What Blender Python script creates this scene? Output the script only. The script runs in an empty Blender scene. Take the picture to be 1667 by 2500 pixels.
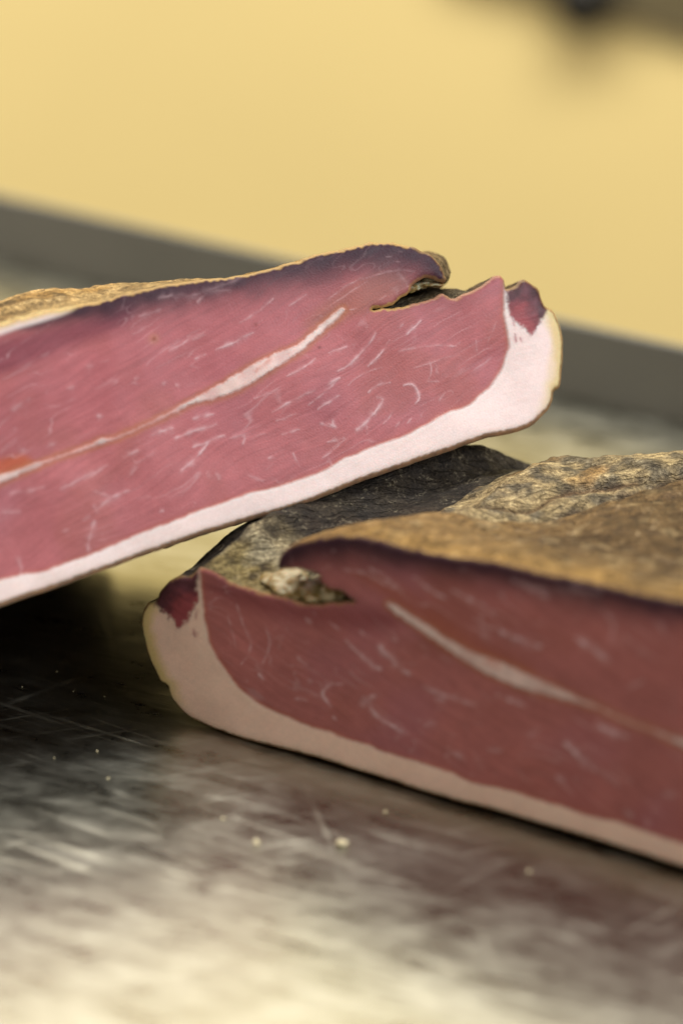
import bpy, math, random
import numpy as np
from mathutils import Vector, Matrix
from mathutils.geometry import delaunay_2d_cdt

random.seed(7)
RNG = np.random.default_rng(11)
S = bpy.context.scene

# ------------------------------------------------------------------ camera
PITCH = math.radians(22.0)
CAM_H = 0.297
LENS = 85.0
FPX = LENS / 36.0 * 2500.0            # focal length in photograph pixels
cam = bpy.data.cameras.new("camera")
cam.lens = LENS
cam.sensor_width = 36.0
cam.clip_start = 0.01
cam.clip_end = 50.0
cam.dof.use_dof = True
cam.dof.focus_distance = 0.662
cam.dof.aperture_fstop = 4.5
cam_o = bpy.data.objects.new("camera", cam)
cam_o.location = (0, 0, CAM_H)
cam_o.rotation_euler = (math.pi / 2 - PITCH, 0, 0)
S.collection.objects.link(cam_o)
S.camera = cam_o

# ------------------------------------------------------------------ world, lamps, exposure
world = bpy.data.worlds.new("World")
S.world = world
world.use_nodes = True
bg = world.node_tree.nodes["Background"]
bg.inputs["Color"].default_value = (1.0, 0.88, 0.74, 1)
bg.inputs["Strength"].default_value = 0.43


def area(name, loc, target, size, power, color):
    l = bpy.data.lights.new(name, 'AREA')
    l.shape = 'RECTANGLE'
    l.size, l.size_y = size
    l.energy = power
    l.color = color
    o = bpy.data.objects.new(name, l)
    o.location = loc
    o.rotation_euler = (Vector(target) - Vector(loc)).to_track_quat('-Z', 'Y').to_euler()
    S.collection.objects.link(o)
    return o


area("ceiling_lamp", (0.0, 1.55, 1.35), (0.0, 0.55, 0.0), (2.2, 0.9), 20.5, (1.0, 0.95, 0.80))
area("side_fill", (0.95, 0.0, 0.85), (0.0, 0.62, 0.07), (0.6, 0.6), 11.0, (0.90, 0.94, 1.0))  # unseen fill light added to brighten the upper cut face
area("wall_fill", (0.0, 1.0, 1.7), (0.0, 2.7, -0.1), (2.2, 1.0), 61.0, (1.0, 0.98, 0.94))  # unseen light added only to brighten the wall

S.view_settings.view_transform = 'Standard'
S.view_settings.look = 'None'
S.view_settings.gamma = 1.0
S.view_settings.exposure = 0.0
S.view_settings.use_curve_mapping = False
S.cycles.max_bounces = 8
S.cycles.use_denoising = True

# ------------------------------------------------------------------ helpers
CP, SP = math.cos(PITCH), math.sin(PITCH)
ORG = np.array([0.0, 0.0, CAM_H])


def rays(p):
    p = np.atleast_2d(np.asarray(p, float))
    x = (p[:, 0] - 833.5) / FPX
    y = -(p[:, 1] - 1250.0) / FPX
    return np.stack([x, CP + y * SP, -SP + y * CP], 1)


def on_plane(p, P, N):
    r = rays(p)
    k = ((P - ORG) @ N) / (r @ N)
    return ORG + r * k[:, None]


def on_z(p, z):
    return on_plane(p, np.array([0, 0, z]), np.array([0, 0, 1.0]))


def at_y(p, y):
    return on_plane(p, np.array([0, y, 0.0]), np.array([0, 1.0, 0]))


def sstep(a, b, x):
    t = np.clip((x - a) / (b - a), 0, 1)
    return t * t * (3 - 2 * t)


def catmull(pts, step):
    """smooth curve through pts, resampled to an even step"""
    P = np.asarray(pts, float)
    Q = np.vstack([2 * P[0] - P[1], P, 2 * P[-1] - P[-2]])
    out = []
    for i in range(1, len(Q) - 2):
        p0, p1, p2, p3 = Q[i - 1:i + 3]
        n = max(4, int(np.linalg.norm(p2 - p1) / step * 2))
        t = np.linspace(0, 1, n, endpoint=False)[:, None]
        out.append(0.5 * ((2 * p1) + (-p0 + p2) * t + (2 * p0 - 5 * p1 + 4 * p2 - p3) * t ** 2
                          + (-p0 + 3 * p1 - 3 * p2 + p3) * t ** 3))
    out.append(P[-1:])
    return resample(np.vstack(out), step)


def resample(C, step):
    d = np.r_[0, np.cumsum(np.linalg.norm(np.diff(C, axis=0), axis=1))]
    n = max(2, int(d[-1] / step) + 1)
    t = np.linspace(0, d[-1], n)
    return np.stack([np.interp(t, d, C[:, k]) for k in range(C.shape[1])], 1)


def pdist(P, C, val=None, maxd=95.0):
    """distance of points P to polyline C (and the interpolated value along it); beyond maxd it stays far"""
    best = np.full(len(P), 1e9)
    bv = np.zeros(len(P))
    X, Y = P[:, 0], P[:, 1]
    CH = 10
    for k0 in range(0, len(C) - 1, CH):
        seg = C[k0:k0 + CH + 1]
        if maxd is None:
            sel = np.arange(len(P))
        else:
            lo, hi = seg.min(0) - maxd, seg.max(0) + maxd
            sel = np.where((X > lo[0]) & (X < hi[0]) & (Y > lo[1]) & (Y < hi[1]))[0]
        if len(sel) == 0:
            continue
        x, y = X[sel], Y[sel]
        bl, vl = best[sel], bv[sel]
        for i in range(len(seg) - 1):
            ax, ay = seg[i]
            dx, dy = seg[i + 1] - seg[i]
            t = np.clip(((x - ax) * dx + (y - ay) * dy) / (dx * dx + dy * dy + 1e-12), 0, 1)
            d = np.hypot(x - ax - t * dx, y - ay - t * dy)
            m = d < bl
            bl[m] = d[m]
            if val is not None:
                vl[m] = val[k0 + i] + t[m] * (val[k0 + i + 1] - val[k0 + i])
        best[sel] = bl
        bv[sel] = vl
    return (best, bv) if val is not None else best


def inside(P, poly):
    od = np.argsort(P[:, 1])
    xs, ys = P[od, 0], P[od, 1]
    r = np.zeros(len(P), bool)
    n = len(poly)
    for i in range(n):
        x0, y0 = poly[i]
        x1, y1 = poly[(i + 1) % n]
        if y0 == y1:
            continue
        a, b = np.searchsorted(ys, (min(y0, y1), max(y0, y1)))
        if b > a:
            r[a:b] ^= xs[a:b] < (x1 - x0) * (ys[a:b] - y0) / (y1 - y0) + x0
    out = np.zeros(len(P), bool)
    out[od] = r
    return out


_perm = RNG.permutation(4096)
_val = RNG.uniform(-1, 1, 4096)


def vnoise(P, f, seed=0):
    """smooth value noise, P is (n,2) or (n,3)"""
    Q = np.asarray(P) * f + 137.3 + seed * 17.17
    I = np.floor(Q).astype(np.int64)
    F = Q - I
    F = F * F * F * (F * (6 * F - 15) + 10)
    dim = Q.shape[1]
    res = np.zeros(len(Q))
    for c in range(2 ** dim):
        w = np.ones(len(Q))
        h = np.full(len(Q), seed * 31 + 7, np.int64)
        for k in range(dim):
            b = (c >> k) & 1
            w = w * (F[:, k] if b else 1 - F[:, k])
            h = _perm[(h + I[:, k] + b) % 4096]
        res += w * _val[h]
    return res


def fbm(P, f, o=4, seed=0, gain=0.5):
    r = 0
    a = 1.0
    for k in range(o):
        r = r + a * vnoise(P, f * 2 ** k, seed + k)
        a *= gain
    return r


def mix(a, b, m):
    m = np.broadcast_to(np.asarray(m, float), (len(a),))[:, None]
    return a * (1 - m) + np.asarray(b, float) * m


def link(name, verts, faces, mat, parent=None, col=None, uv=None, smooth=True):
    me = bpy.data.meshes.new(name)
    me.from_pydata(np.asarray(verts).tolist(), [], faces if isinstance(faces, list) else faces.tolist())
    if col is not None:
        c4 = np.ones((len(verts), 4), np.float32)
        c4[:, :3] = np.clip(col, 0, 1)
        at = me.attributes.new("col", 'FLOAT_COLOR', 'POINT')
        at.data.foreach_set("color", c4.ravel())
    if uv is not None:
        at = me.attributes.new("puv", 'FLOAT_VECTOR', 'POINT')
        u3 = np.zeros((len(verts), 3), np.float32)
        u3[:, :uv.shape[1]] = uv
        at.data.foreach_set("vector", u3.ravel())
    me.materials.append(mat)
    if smooth:
        me.polygons.foreach_set("use_smooth", np.ones(len(me.polygons), bool))
    me.update()
    o = bpy.data.objects.new(name, me)
    S.collection.objects.link(o)
    if parent is not None:
        o.parent = parent
    return o


def submesh(V, T, sel):
    """vertices used by the selected triangles, renumbered"""
    t = T[sel]
    u, inv = np.unique(t, return_inverse=True)
    return u, inv.reshape(t.shape)


# ------------------------------------------------------------------ materials
def new_mat(name):
    m = bpy.data.materials.new(name)
    m.use_nodes = True
    nt = m.node_tree
    for n in list(nt.nodes):
        nt.nodes.remove(n)
    out = nt.nodes.new("ShaderNodeOutputMaterial")
    b = nt.nodes.new("ShaderNodeBsdfPrincipled")
    nt.links.new(b.outputs[0], out.inputs[0])
    return m, nt, b


def N(nt, typ, **kw):
    n = nt.nodes.new(typ)
    for k, v in kw.items():
        if k.startswith("i_"):
            n.inputs[k[2:].replace("_", " ")].default_value = v
        else:
            setattr(n, k, v)
    return n


def ramp(nt, src, p0, p1, c0=(0, 0, 0, 1), c1=(1, 1, 1, 1)):
    r = nt.nodes.new("ShaderNodeValToRGB")
    r.color_ramp.elements[0].position = p0
    r.color_ramp.elements[1].position = p1
    r.color_ramp.elements[0].color = c0
    r.color_ramp.elements[1].color = c1
    nt.links.new(src, r.inputs[0])
    return r.outputs[0]


def mixc(nt, fac, a, b, blend='MIX'):
    m = nt.nodes.new("ShaderNodeMix")
    m.data_type = 'RGBA'
    m.blend_type = blend
    for s, v in ((0, fac), (6, a), (7, b)):
        if isinstance(v, bpy.types.NodeSocket):
            nt.links.new(v, m.inputs[s])
        else:
            m.inputs[s].default_value = v
    return m.outputs[2]


def mth(nt, op, a, b=0.0, c=None):
    m = nt.nodes.new("ShaderNodeMath")
    m.operation = op
    for s, v in enumerate((a, b) if c is None else (a, b, c)):
        if isinstance(v, bpy.types.NodeSocket):
            nt.links.new(v, m.inputs[s])
        else:
            m.inputs[s].default_value = v
    return m.outputs[0]


def flesh_mat(name, fibre, rough, sss, sscale, bump, spec):
    m, nt, b = new_mat(name)
    col = N(nt, "ShaderNodeAttribute", attribute_name="col").outputs["Color"]
    uv = N(nt, "ShaderNodeAttribute", attribute_name="puv").outputs["Vector"]     # x runs along the muscle fibres
    mp = N(nt, "ShaderNodeMapping")
    mp.inputs["Scale"].default_value = (7, 80, 1) if fibre else (60, 60, 1)
    nt.links.new(uv, mp.inputs[0])
    fib = N(nt, "ShaderNodeTexNoise", i_Scale=1.0, i_Detail=4.0, i_Roughness=0.62, i_Distortion=0.6)
    nt.links.new(mp.outputs[0], fib.inputs["Vector"])
    gr = N(nt, "ShaderNodeTexNoise", i_Scale=210.0, i_Detail=2.0)
    nt.links.new(uv, gr.inputs["Vector"])
    q = fibre
    k = ramp(nt, fib.outputs["Fac"], 0.3, 0.72, (1 - 0.9 * q, 1 - q, 1 - q, 1), (1 + 0.8 * q, 1 + q, 1 + q, 1))
    c = mixc(nt, 1.0, col, k, 'MULTIPLY')
    k2 = ramp(nt, gr.outputs["Fac"], 0.3, 0.7, (0.95, 0.95, 0.95, 1), (1.05, 1.05, 1.05, 1))
    c = mixc(nt, 1.0, c, k2, 'MULTIPLY')
    nt.links.new(c, b.inputs["Base Color"])
    rr = mth(nt, 'MULTIPLY_ADD', fib.outputs["Fac"], 0.3, rough - 0.15)
    nt.links.new(rr, b.inputs["Roughness"])
    b.inputs["Specular IOR Level"].default_value = spec
    b.inputs["Subsurface Weight"].default_value = sss
    b.inputs["Subsurface Radius"].default_value = (1.0, 0.5, 0.42)
    b.inputs["Subsurface Scale"].default_value = sscale
    h = mth(nt, 'MULTIPLY_ADD', gr.outputs["Fac"], 0.7, fib.outputs["Fac"])
    bp = N(nt, "ShaderNodeBump", i_Strength=bump, i_Distance=0.0005)
    nt.links.new(h, bp.inputs["Height"])
    nt.links.new(bp.outputs[0], b.inputs["Normal"])
    return m


def bark_mat(name, rough=0.62, bloom=0.35):
    m, nt, b = new_mat(name)
    col = N(nt, "ShaderNodeAttribute", attribute_name="col").outputs["Color"]
    tc = N(nt, "ShaderNodeTexCoord").outputs["Object"]
    n1 = N(nt, "ShaderNodeTexNoise", i_Scale=900.0, i_Detail=5.0, i_Roughness=0.65)
    n2 = N(nt, "ShaderNodeTexNoise", i_Scale=230.0, i_Detail=5.0, i_Roughness=0.6)
    vo = N(nt, "ShaderNodeTexVoronoi", i_Scale=620.0, feature='DISTANCE_TO_EDGE')
    for n in (n1, n2):
        nt.links.new(tc, n.inputs["Vector"])
    # leathery creases: warp the cells a little
    w = mixc(nt, 0.006, tc, n2.outputs["Color"], 'ADD')
    nt.links.new(w, vo.inputs["Vector"])
    k1 = ramp(nt, n1.outputs["Fac"], 0.36, 0.64, (0.58, 0.55, 0.53, 1), (1.4, 1.37, 1.3, 1))
    k2 = ramp(nt, n2.outputs["Fac"], 0.36, 0.66, (0.58, 0.56, 0.55, 1), (1.25, 1.22, 1.16, 1))
    c = mixc(nt, 1.0, col, k1, 'MULTIPLY')
    c = mixc(nt, 1.0, c, k2, 'MULTIPLY')
    cr = ramp(nt, vo.outputs["Distance"], 0.0, 0.12, (0.45, 0.42, 0.4, 1), (1, 1, 1, 1))
    c = mixc(nt, 0.7, c, cr, 'MULTIPLY')
    # long wrinkles of the dried skin
    mw = N(nt, "ShaderNodeMapping")
    mw.inputs["Rotation"].default_value = (0, 0, math.radians(-20))
    nt.links.new(tc, mw.inputs[0])
    mw2 = N(nt, "ShaderNodeMapping")
    mw2.inputs["Scale"].default_value = (0.35, 1.3, 0.6)
    nt.links.new(mw.outputs[0], mw2.inputs[0])
    wr = N(nt, "ShaderNodeTexNoise", i_Scale=210.0, i_Detail=3.0, i_Roughness=0.55, i_Distortion=0.8)
    nt.links.new(mw2.outputs[0], wr.inputs["Vector"])
    wl = mth(nt, 'ABSOLUTE', mth(nt, 'SUBTRACT', wr.outputs["Fac"], 0.5))
    wk = ramp(nt, wl, 0.0, 0.035, (0.35, 0.31, 0.28, 1), (1, 1, 1, 1))
    c = mixc(nt, 0.5, c, wk, 'MULTIPLY')
    # pale bloom
    bl = ramp(nt, mth(nt, 'MULTIPLY', n1.outputs["Fac"], n2.outputs["Fac"]), 0.31, 0.42)
    c = mixc(nt, mth(nt, 'MULTIPLY', bl, bloom), c, (0.50, 0.44, 0.30, 1))
    nt.links.new(c, b.inputs["Base Color"])
    nt.links.new(mth(nt, 'MULTIPLY_ADD', n1.outputs["Fac"], 0.4, rough - 0.2), b.inputs["Roughness"])
    b.inputs["Specular IOR Level"].default_value = 0.2
    h = mth(nt, 'MULTIPLY_ADD', n2.outputs["Fac"], 1.6, n1.outputs["Fac"])
    h = mth(nt, 'MULTIPLY_ADD', vo.outputs["Distance"], 0.8, h)
    h = mth(nt, 'MULTIPLY_ADD', ramp(nt, wl, 0.0, 0.05), 0.9, h)
    bp = N(nt, "ShaderNodeBump", i_Strength=0.85, i_Distance=0.0009)
    nt.links.new(h, bp.inputs["Height"])
    nt.links.new(bp.outputs[0], b.inputs["Normal"])
    return m


M_LEAN = flesh_mat("ham_lean", 0.135, 0.38, 0.25, 0.0012, 0.22, 0.16)
M_FAT = flesh_mat("ham_fat", 0.025, 0.40, 0.6, 0.0035, 0.13, 0.35)
M_BARK = bark_mat("ham_bark")
M_RIND = bark_mat("ham_rind", 0.5, 0.0)


def steel_mat():
    m, nt, b = new_mat("worn_steel")
    tc = N(nt, "ShaderNodeTexCoord").outputs["Object"]

    def noise(scale, rot, sc, detail=4.0, rough=0.6, dist=0.0):
        m1 = N(nt, "ShaderNodeMapping")                      # turn first, then stretch
        m1.inputs["Rotation"].default_value = (0, 0, math.radians(rot))
        nt.links.new(tc, m1.inputs[0])
        m2 = N(nt, "ShaderNodeMapping")
        m2.inputs["Scale"].default_value = sc
        nt.links.new(m1.outputs[0], m2.inputs[0])
        n = N(nt, "ShaderNodeTexNoise", i_Scale=scale, i_Detail=detail, i_Roughness=rough, i_Distortion=dist)
        nt.links.new(m2.outputs[0], n.inputs["Vector"])
        return n.outputs["Fac"]
    cloud = noise(70, 10, (0.8, 1.2, 1), 6.0, 0.62, 0.4)
    smear = noise(130, 26, (0.4, 1.4, 1), 6.0, 0.66, 0.5)
    fine = noise(260, 24, (0.10, 2.2, 1), 3.0)
    gate = ramp(nt, noise(30, 0, (1, 1, 1), 3.0), 0.48, 0.62)
    s1 = ramp(nt, noise(105, 30, (0.07, 1.5, 1), 2.0, 0.5, 0.15), 0.64, 0.70)
    s2 = ramp(nt, noise(95, -42, (0.07, 1.5, 1), 2.0, 0.5, 0.2), 0.66, 0.72)
    s3 = ramp(nt, noise(85, 78, (0.08, 1.5, 1), 2.0, 0.5, 0.25), 0.66, 0.72)
    s4 = ramp(nt, noise(240, 8, (0.05, 1.5, 1), 1.0), 0.66, 0.72)
    s5 = ramp(nt, noise(330, 34, (0.05, 1.5, 1), 1.0), 0.60, 0.70)
    s6 = ramp(nt, noise(300, -20, (0.05, 1.5, 1), 1.0), 0.62, 0.72)
    scr = mth(nt, 'MULTIPLY', mth(nt, 'MAXIMUM', mth(nt, 'MAXIMUM', s1, s2), s3), 0.55)
    scr = mth(nt, 'MAXIMUM', scr, mth(nt, 'MULTIPLY', mth(nt, 'MAXIMUM', s4, mth(nt, 'MAXIMUM', s5, s6)), 0.6))
    scr = mth(nt, 'MULTIPLY', scr, mth(nt, 'MULTIPLY_ADD', gate, 0.75, 0.25))
    cl = ramp(nt, mth(nt, 'MULTIPLY_ADD', cloud, 0.5, mth(nt, 'MULTIPLY', smear, 0.5)), 0.34, 0.66)
    base = mixc(nt, cl, (0.30, 0.295, 0.25, 1), (0.49, 0.485, 0.42, 1))
    base = mixc(nt, mth(nt, 'MULTIPLY', scr, 0.5), base, (0.72, 0.69, 0.56, 1))
    nt.links.new(base, b.inputs["Base Color"])
    b.inputs["Metallic"].default_value = 1.0
    r = mth(nt, 'MULTIPLY_ADD', cl, 0.20, 0.22)
    r = mth(nt, 'MULTIPLY_ADD', scr, 0.22, r)
    nt.links.new(r, b.inputs["Roughness"])
    h = mth(nt, 'MULTIPLY_ADD', scr, -0.6, fine)
    h = mth(nt, 'MULTIPLY_ADD', smear, 1.2, h)
    bp = N(nt, "ShaderNodeBump", i_Strength=0.22, i_Distance=0.0005)
    nt.links.new(h, bp.inputs["Height"])
    nt.links.new(bp.outputs[0], b.inputs["Normal"])
    return m


def plain(name, col, rough, metal=0.0, var=0.12, scale=8.0, bump=0.0):
    m, nt, b = new_mat(name)
    tc = N(nt, "ShaderNodeTexCoord").outputs["Object"]
    n = N(nt, "ShaderNodeTexNoise", i_Scale=scale, i_Detail=4.0)
    nt.links.new(tc, n.inputs["Vector"])
    k = ramp(nt, n.outputs["Fac"], 0.3, 0.7, (1 - var,) * 3 + (1,), (1 + var,) * 3 + (1,))
    nt.links.new(mixc(nt, 1.0, (*col, 1), k, 'MULTIPLY'), b.inputs["Base Color"])
    b.inputs["Roughness"].default_value = rough
    b.inputs["Metallic"].default_value = metal
    if bump:
        bp = N(nt, "ShaderNodeBump", i_Strength=0.5, i_Distance=bump)
        nt.links.new(n.outputs["Fac"], bp.inputs["Height"])
        nt.links.new(bp.outputs[0], b.inputs["Normal"])
    return m


# ------------------------------------------------------------------ the setting: worktop, rim, wall
def tag(o, label=None, cat=None, group=None, kind=None):
    for k, v in (("label", label), ("category", cat), ("group", group), ("kind", kind)):
        if v:
            o[k] = v
    return o


def empty(name, loc):
    o = bpy.data.objects.new(name, None)
    o.empty_display_size = 0.02
    o.location = loc
    S.collection.objects.link(o)
    return o


def bevel_box(name, corners, h0, h1, mat, parent=None, bev=0.001):
    """prism over a quad of ground corners, bevelled"""
    import bmesh
    bm = bmesh.new()
    lo = [bm.verts.new((c[0], c[1], h0)) for c in corners]
    hi = [bm.verts.new((c[0], c[1], h1)) for c in corners]
    n = len(corners)
    bm.faces.new(lo[::-1])
    bm.faces.new(hi)
    for i in range(n):
        bm.faces.new((lo[i], lo[(i + 1) % n], hi[(i + 1) % n], hi[i]))
    bmesh.ops.recalc_face_normals(bm, faces=bm.faces)
    bmesh.ops.bevel(bm, geom=list(bm.edges), offset=bev, segments=3, affect='EDGES', profile=0.5)
    me = bpy.data.meshes.new(name)
    bm.to_mesh(me)
    bm.free()
    me.materials.append(mat)
    o = bpy.data.objects.new(name, me)
    S.collection.objects.link(o)
    if parent is not None:
        o.parent = parent
    return o


EL = on_z([(0, 627)], 0.0)[0]        # where the far edge of the worktop meets its rim
ER = on_z([(1667, 1031)], 0.0)[0]
ed = (ER - EL) / np.linalg.norm(ER - EL)
en = np.array([-ed[1], ed[0], 0.0])
L0, R0 = EL - ed * 0.55, ER + ed * 0.55
worktop = empty("steel_worktop", (0, 0.6, 0))
tag(worktop, "scratched worn stainless steel worktop under both pieces of ham, with grey raised far edge", "worktop")


def child_fix(o, root):
    o.parent = root
    o.matrix_parent_inverse = Matrix.Translation(-root.location)
    return o


c4 = [L0, R0, R0 - en * 1.25, L0 - en * 1.25]
top = child_fix(bevel_box("top_plate", [(c[0], c[1]) for c in c4], -0.03, 0.0, steel_mat(), bev=0.002), worktop)
M_RIM = plain("rim_grey", (0.155, 0.147, 0.122), 0.75, 0.0, 0.08, 12.0)
r4 = [L0 + en * 0.0005, R0 + en * 0.0005, R0 + en * 0.004, L0 + en * 0.004]
child_fix(bevel_box("raised_edge", [(c[0], c[1]) for c in r4], -0.03, 0.0275, M_RIM, bev=0.001), worktop)

wall_mat = plain("yellow_wall_paint", (0.775, 0.61, 0.255), 0.7, 0.0, 0.04, 2.0, 0.0006)
WY = 2.8
wm = bevel_box("wall", [(-3.0, WY), (3.0, WY - 0.45), (3.0, WY - 0.33), (-3.0, WY + 0.12)], -1.2, 2.3, wall_mat, bev=0.004)
tag(wm, kind="structure")

# ------------------------------------------------------------------ the ham: one cut slab = face (lean, fat, seam, knob) + bark + rind
FAT = np.array([0.80, 0.655, 0.635])
FAT_YEL = np.array([0.66, 0.50, 0.22])
LEAN = np.array([0.41, 0.132, 0.144])
DARK = np.array([0.020, 0.009, 0.021])
OCHRE = np.array([0.40, 0.25, 0.085])
RIND = np.array([0.23, 0.125, 0.055])


def streak_mask(P, strokes):
    """soft-edged marbling strokes: (points, half width, strength)"""
    m = np.zeros(len(P))
    for pts, hw, a in strokes:
        C = np.asarray(pts, float)
        lo, hi = C.min(0) - 3.2 * hw - 4, C.max(0) + 3.2 * hw + 4
        sel = np.where((P[:, 0] > lo[0]) & (P[:, 0] < hi[0]) & (P[:, 1] > lo[1]) & (P[:, 1] < hi[1]))[0]
        if len(sel) == 0:
            continue
        Q = P[sel]
        if len(C) > 2:
            C = catmull(C, 8.0)
        val = np.linspace(0, 1, len(C))
        Qw = Q + np.stack([1.5 * vnoise(Q, 1 / 18.0, 6), 1.5 * vnoise(Q, 1 / 18.0, 7)], 1)
        d, u = pdist(Qw, C, val)
        w = hw * (0.35 + 0.65 * np.sin(np.pi * np.clip(u * 0.86 + 0.07, 0, 1)) ** 0.7)
        w = w * (1 + 0.6 * vnoise(Q, 1 / 11.0, 3))
        k = 1.15 * a * np.exp(-(d / np.maximum(0.72 * w, 0.6)) ** 1.15) * (0.72 + 0.6 * vnoise(Q, 1 / 16.0, 5))
        m[sel] = np.maximum(m[sel], k)
    return np.clip(m, 0, 1)


def random_strokes(n, poly, angle, seed):
    r = np.random.default_rng(seed)
    lo, hi = poly.min(0), poly.max(0)
    out = []
    C = []
    while len(C) < n:
        p = r.uniform(lo, hi, (400, 2))
        C += list(p[inside(p, poly)])
    for p in C[:n]:
        a = angle(p) + r.normal(0, 0.16)
        L = r.gamma(2.0, 13.0) + 7
        bend = r.normal(0, 0.22)
        pts = []
        for u in (-0.5, 0.0, 0.5):
            pts.append((p[0] + L * u * math.cos(a + bend * u), p[1] + L * u * math.sin(a + bend * u) + r.normal(0, 1.5)))
        out.append((pts, r.uniform(1.2, 2.9), r.uniform(0.1, 0.4)))
    return out


def build_slab(name, label, d):
    R = catmull(d['R'], 4.0)
    tops, tag_l = [], []
    for nm, pts in d['T']:
        c = catmull(pts, 4.0)
        if tops:
            c = c[1:]
        tops.append(c)
        tag_l += [nm] * len(c)
    T = np.vstack(tops)
    # ragged dried edge on the top, smoother rind
    def jag(C, amp, f, seed):
        g = np.gradient(C, axis=0)
        nn = np.stack([-g[:, 1], g[:, 0]], 1) / (np.linalg.norm(g, axis=1)[:, None] + 1e-9)
        al = np.arange(len(C)) * 4.0
        q = np.stack([al, al * 0], 1)
        k = fbm(q, f, 3, seed) * amp
        k[:2] = 0
        k[-2:] = 0
        return C + nn * k[:, None]
    T = jag(T, d.get('jag', 2.2), 1 / 26.0, 3)
    R = jag(R, 0.9, 1 / 30.0, 9)
    cap = catmull(d['cap'], 10.0)[1:-1]
    O = np.vstack([R, T[1:], cap])
    tags = np.array(['rind'] * len(R) + tag_l[1:] + ['cap'] * len(cap))
    keep = np.ones(len(O), bool)
    off = (O[:, 0] < -80) | (O[:, 0] > 1750)
    keep[off & (np.arange(len(O)) % 3 != 0)] = False
    O, tags = O[keep], tags[keep]
    nO = len(O)

    # interior points: fine where the photograph looks, coarse beyond
    st = 2.6
    lo, hi = O.min(0), O.max(0)
    gx, gy = np.meshgrid(np.arange(max(lo[0], -70), min(hi[0], 1740), st), np.arange(lo[1], hi[1], st * 0.9))
    gx[1::2] += st / 2
    G = np.stack([gx.ravel(), gy.ravel()], 1)
    st2 = 14.0
    gx, gy = np.meshgrid(np.arange(lo[0], hi[0], st2), np.arange(lo[1], hi[1], st2))
    G2 = np.stack([gx.ravel(), gy.ravel()], 1)
    G2 = G2[(G2[:, 0] < -72) | (G2[:, 0] > 1742)]
    G = np.vstack([G, G2])
    G = G[inside(G, O)]
    G = G[pdist(G, np.vstack([O, O[:1]])) > 1.6]
    G = G + RNG.uniform(-0.35, 0.35, G.shape)
    pts = np.vstack([O, G])
    res = delaunay_2d_cdt([Vector(p) for p in pts], [(i, (i + 1) % nO) for i in range(nO)], [], 1, 1e-4)
    PX = np.array([tuple(v) for v in res[0]])
    TR = np.array([t for t in res[2]])
    # keep triangles inside the outline, wind them towards the camera
    cen = PX[TR].mean(1)
    TR = TR[inside(cen, O)]
    a, b, c = PX[TR[:, 0]], PX[TR[:, 1]], PX[TR[:, 2]]
    cr = (b[:, 0] - a[:, 0]) * (c[:, 1] - a[:, 1]) - (b[:, 1] - a[:, 1]) * (c[:, 0] - a[:, 0])
    fl = cr > 0
    TR[fl] = TR[fl][:, ::-1]

    P0, NN, nb, hs = d['P'], d['N'], d['nb'], d['hs']
    loopO = np.vstack([O, O[:1]])

    def relief(px, dout):
        """height of the cut surface over its mean plane, towards the viewer"""
        h = 0.00045 * vnoise(px, 1 / 150.0, 21) + 0.00005 * vnoise(px, 1 / 40.0, 22)
        return h - 0.0009 * np.exp(-dout / 4.0)

    def to3(px, dout):
        Q = on_plane(px, P0, NN)
        return Q + NN * relief(px, dout)[:, None]

    # ---- colour of the cut face
    Rn = d['Rcol']
    dR = pdist(PX, R)
    dT = pdist(PX, T)
    dO = np.minimum(dR, dT)
    dO = np.minimum(dO, pdist(PX, loopO[nO - len(cap) - 1:]))
    Bc = catmull(d['B'], 6.0)
    lean_poly = np.vstack([Bc, np.asarray(d['lean_close'], float)])
    L_in = inside(PX, lean_poly)
    dB = pdist(PX, Bc)
    wob = 2.4 * fbm(PX, 1 / 40.0, 3, 31) + 0.5 * vnoise(PX, 1 / 5.0, 37)
    sd = np.where(L_in, dB, -dB) + wob
    lean = sstep(-4.5, 6.0, sd)
    knob_poly = catmull(list(d['knob']) + [d['knob'][0]], 5.0)
    K_in = inside(PX, knob_poly)
    dK = pdist(PX, knob_poly)
    sk = np.where(K_in, dK, -dK) + 3.5 * vnoise(PX, 1 / 9.0, 41) + 2.5 * vnoise(PX, 1 / 4.0, 42)
    knob = sstep(-5, 8, sk + 5.0 * vnoise(PX * [1.0, 0.45], 1 / 7.0, 44) * sstep(20, 45, dT))
    # fat with its yellowed outer rim
    fat = np.tile(d.get('fat', FAT), (len(PX), 1))
    fat *= (1 + 0.05 * vnoise(PX, 1 / 60.0, 51) + 0.03 * vnoise(PX, 1 / 9.0, 52))[:, None]
    yel = d['yel'](PX)
    fat = mix(fat, FAT_YEL, yel * sstep(46, 14, dR + 5 * vnoise(PX, 1 / 20.0, 53)) * 0.95)
    fat = mix(fat, [0.62, 0.40, 0.28], 0.45 * sstep(26, 6, dR) * (1 - yel))
    # lean
    ln = np.tile(d.get('lean', LEAN), (len(PX), 1))
    ln *= (1 + 0.10 * fbm(PX, 1 / 170.0, 3, 61) + 0.05 * vnoise(PX, 1 / 14.0, 62))[:, None]
    ln = mix(ln, [0.40, 0.15, 0.19], 0.4 * sstep(0.0, 0.9, fbm(PX, 1 / 210.0, 2, 65)))
    ln = mix(ln, [0.30, 0.09, 0.065], 0.3 * sstep(0.1, 0.9, fbm(PX, 1 / 150.0, 3, 67)))
    for poly, colr, w, soft in d.get('tints', ()):
        pc = catmull(list(poly) + [poly[0]], 10.0)
        ii = inside(PX, pc)
        dd = pdist(PX, pc)
        ln = mix(ln, colr, w * sstep(-soft, soft, np.where(ii, dd, -dd)))
    # orange-red fringe where lean meets fat
    ln = mix(ln, [0.42, 0.12, 0.06], 0.5 * np.exp(-(np.abs(sd) / 8.0) ** 2))
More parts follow.
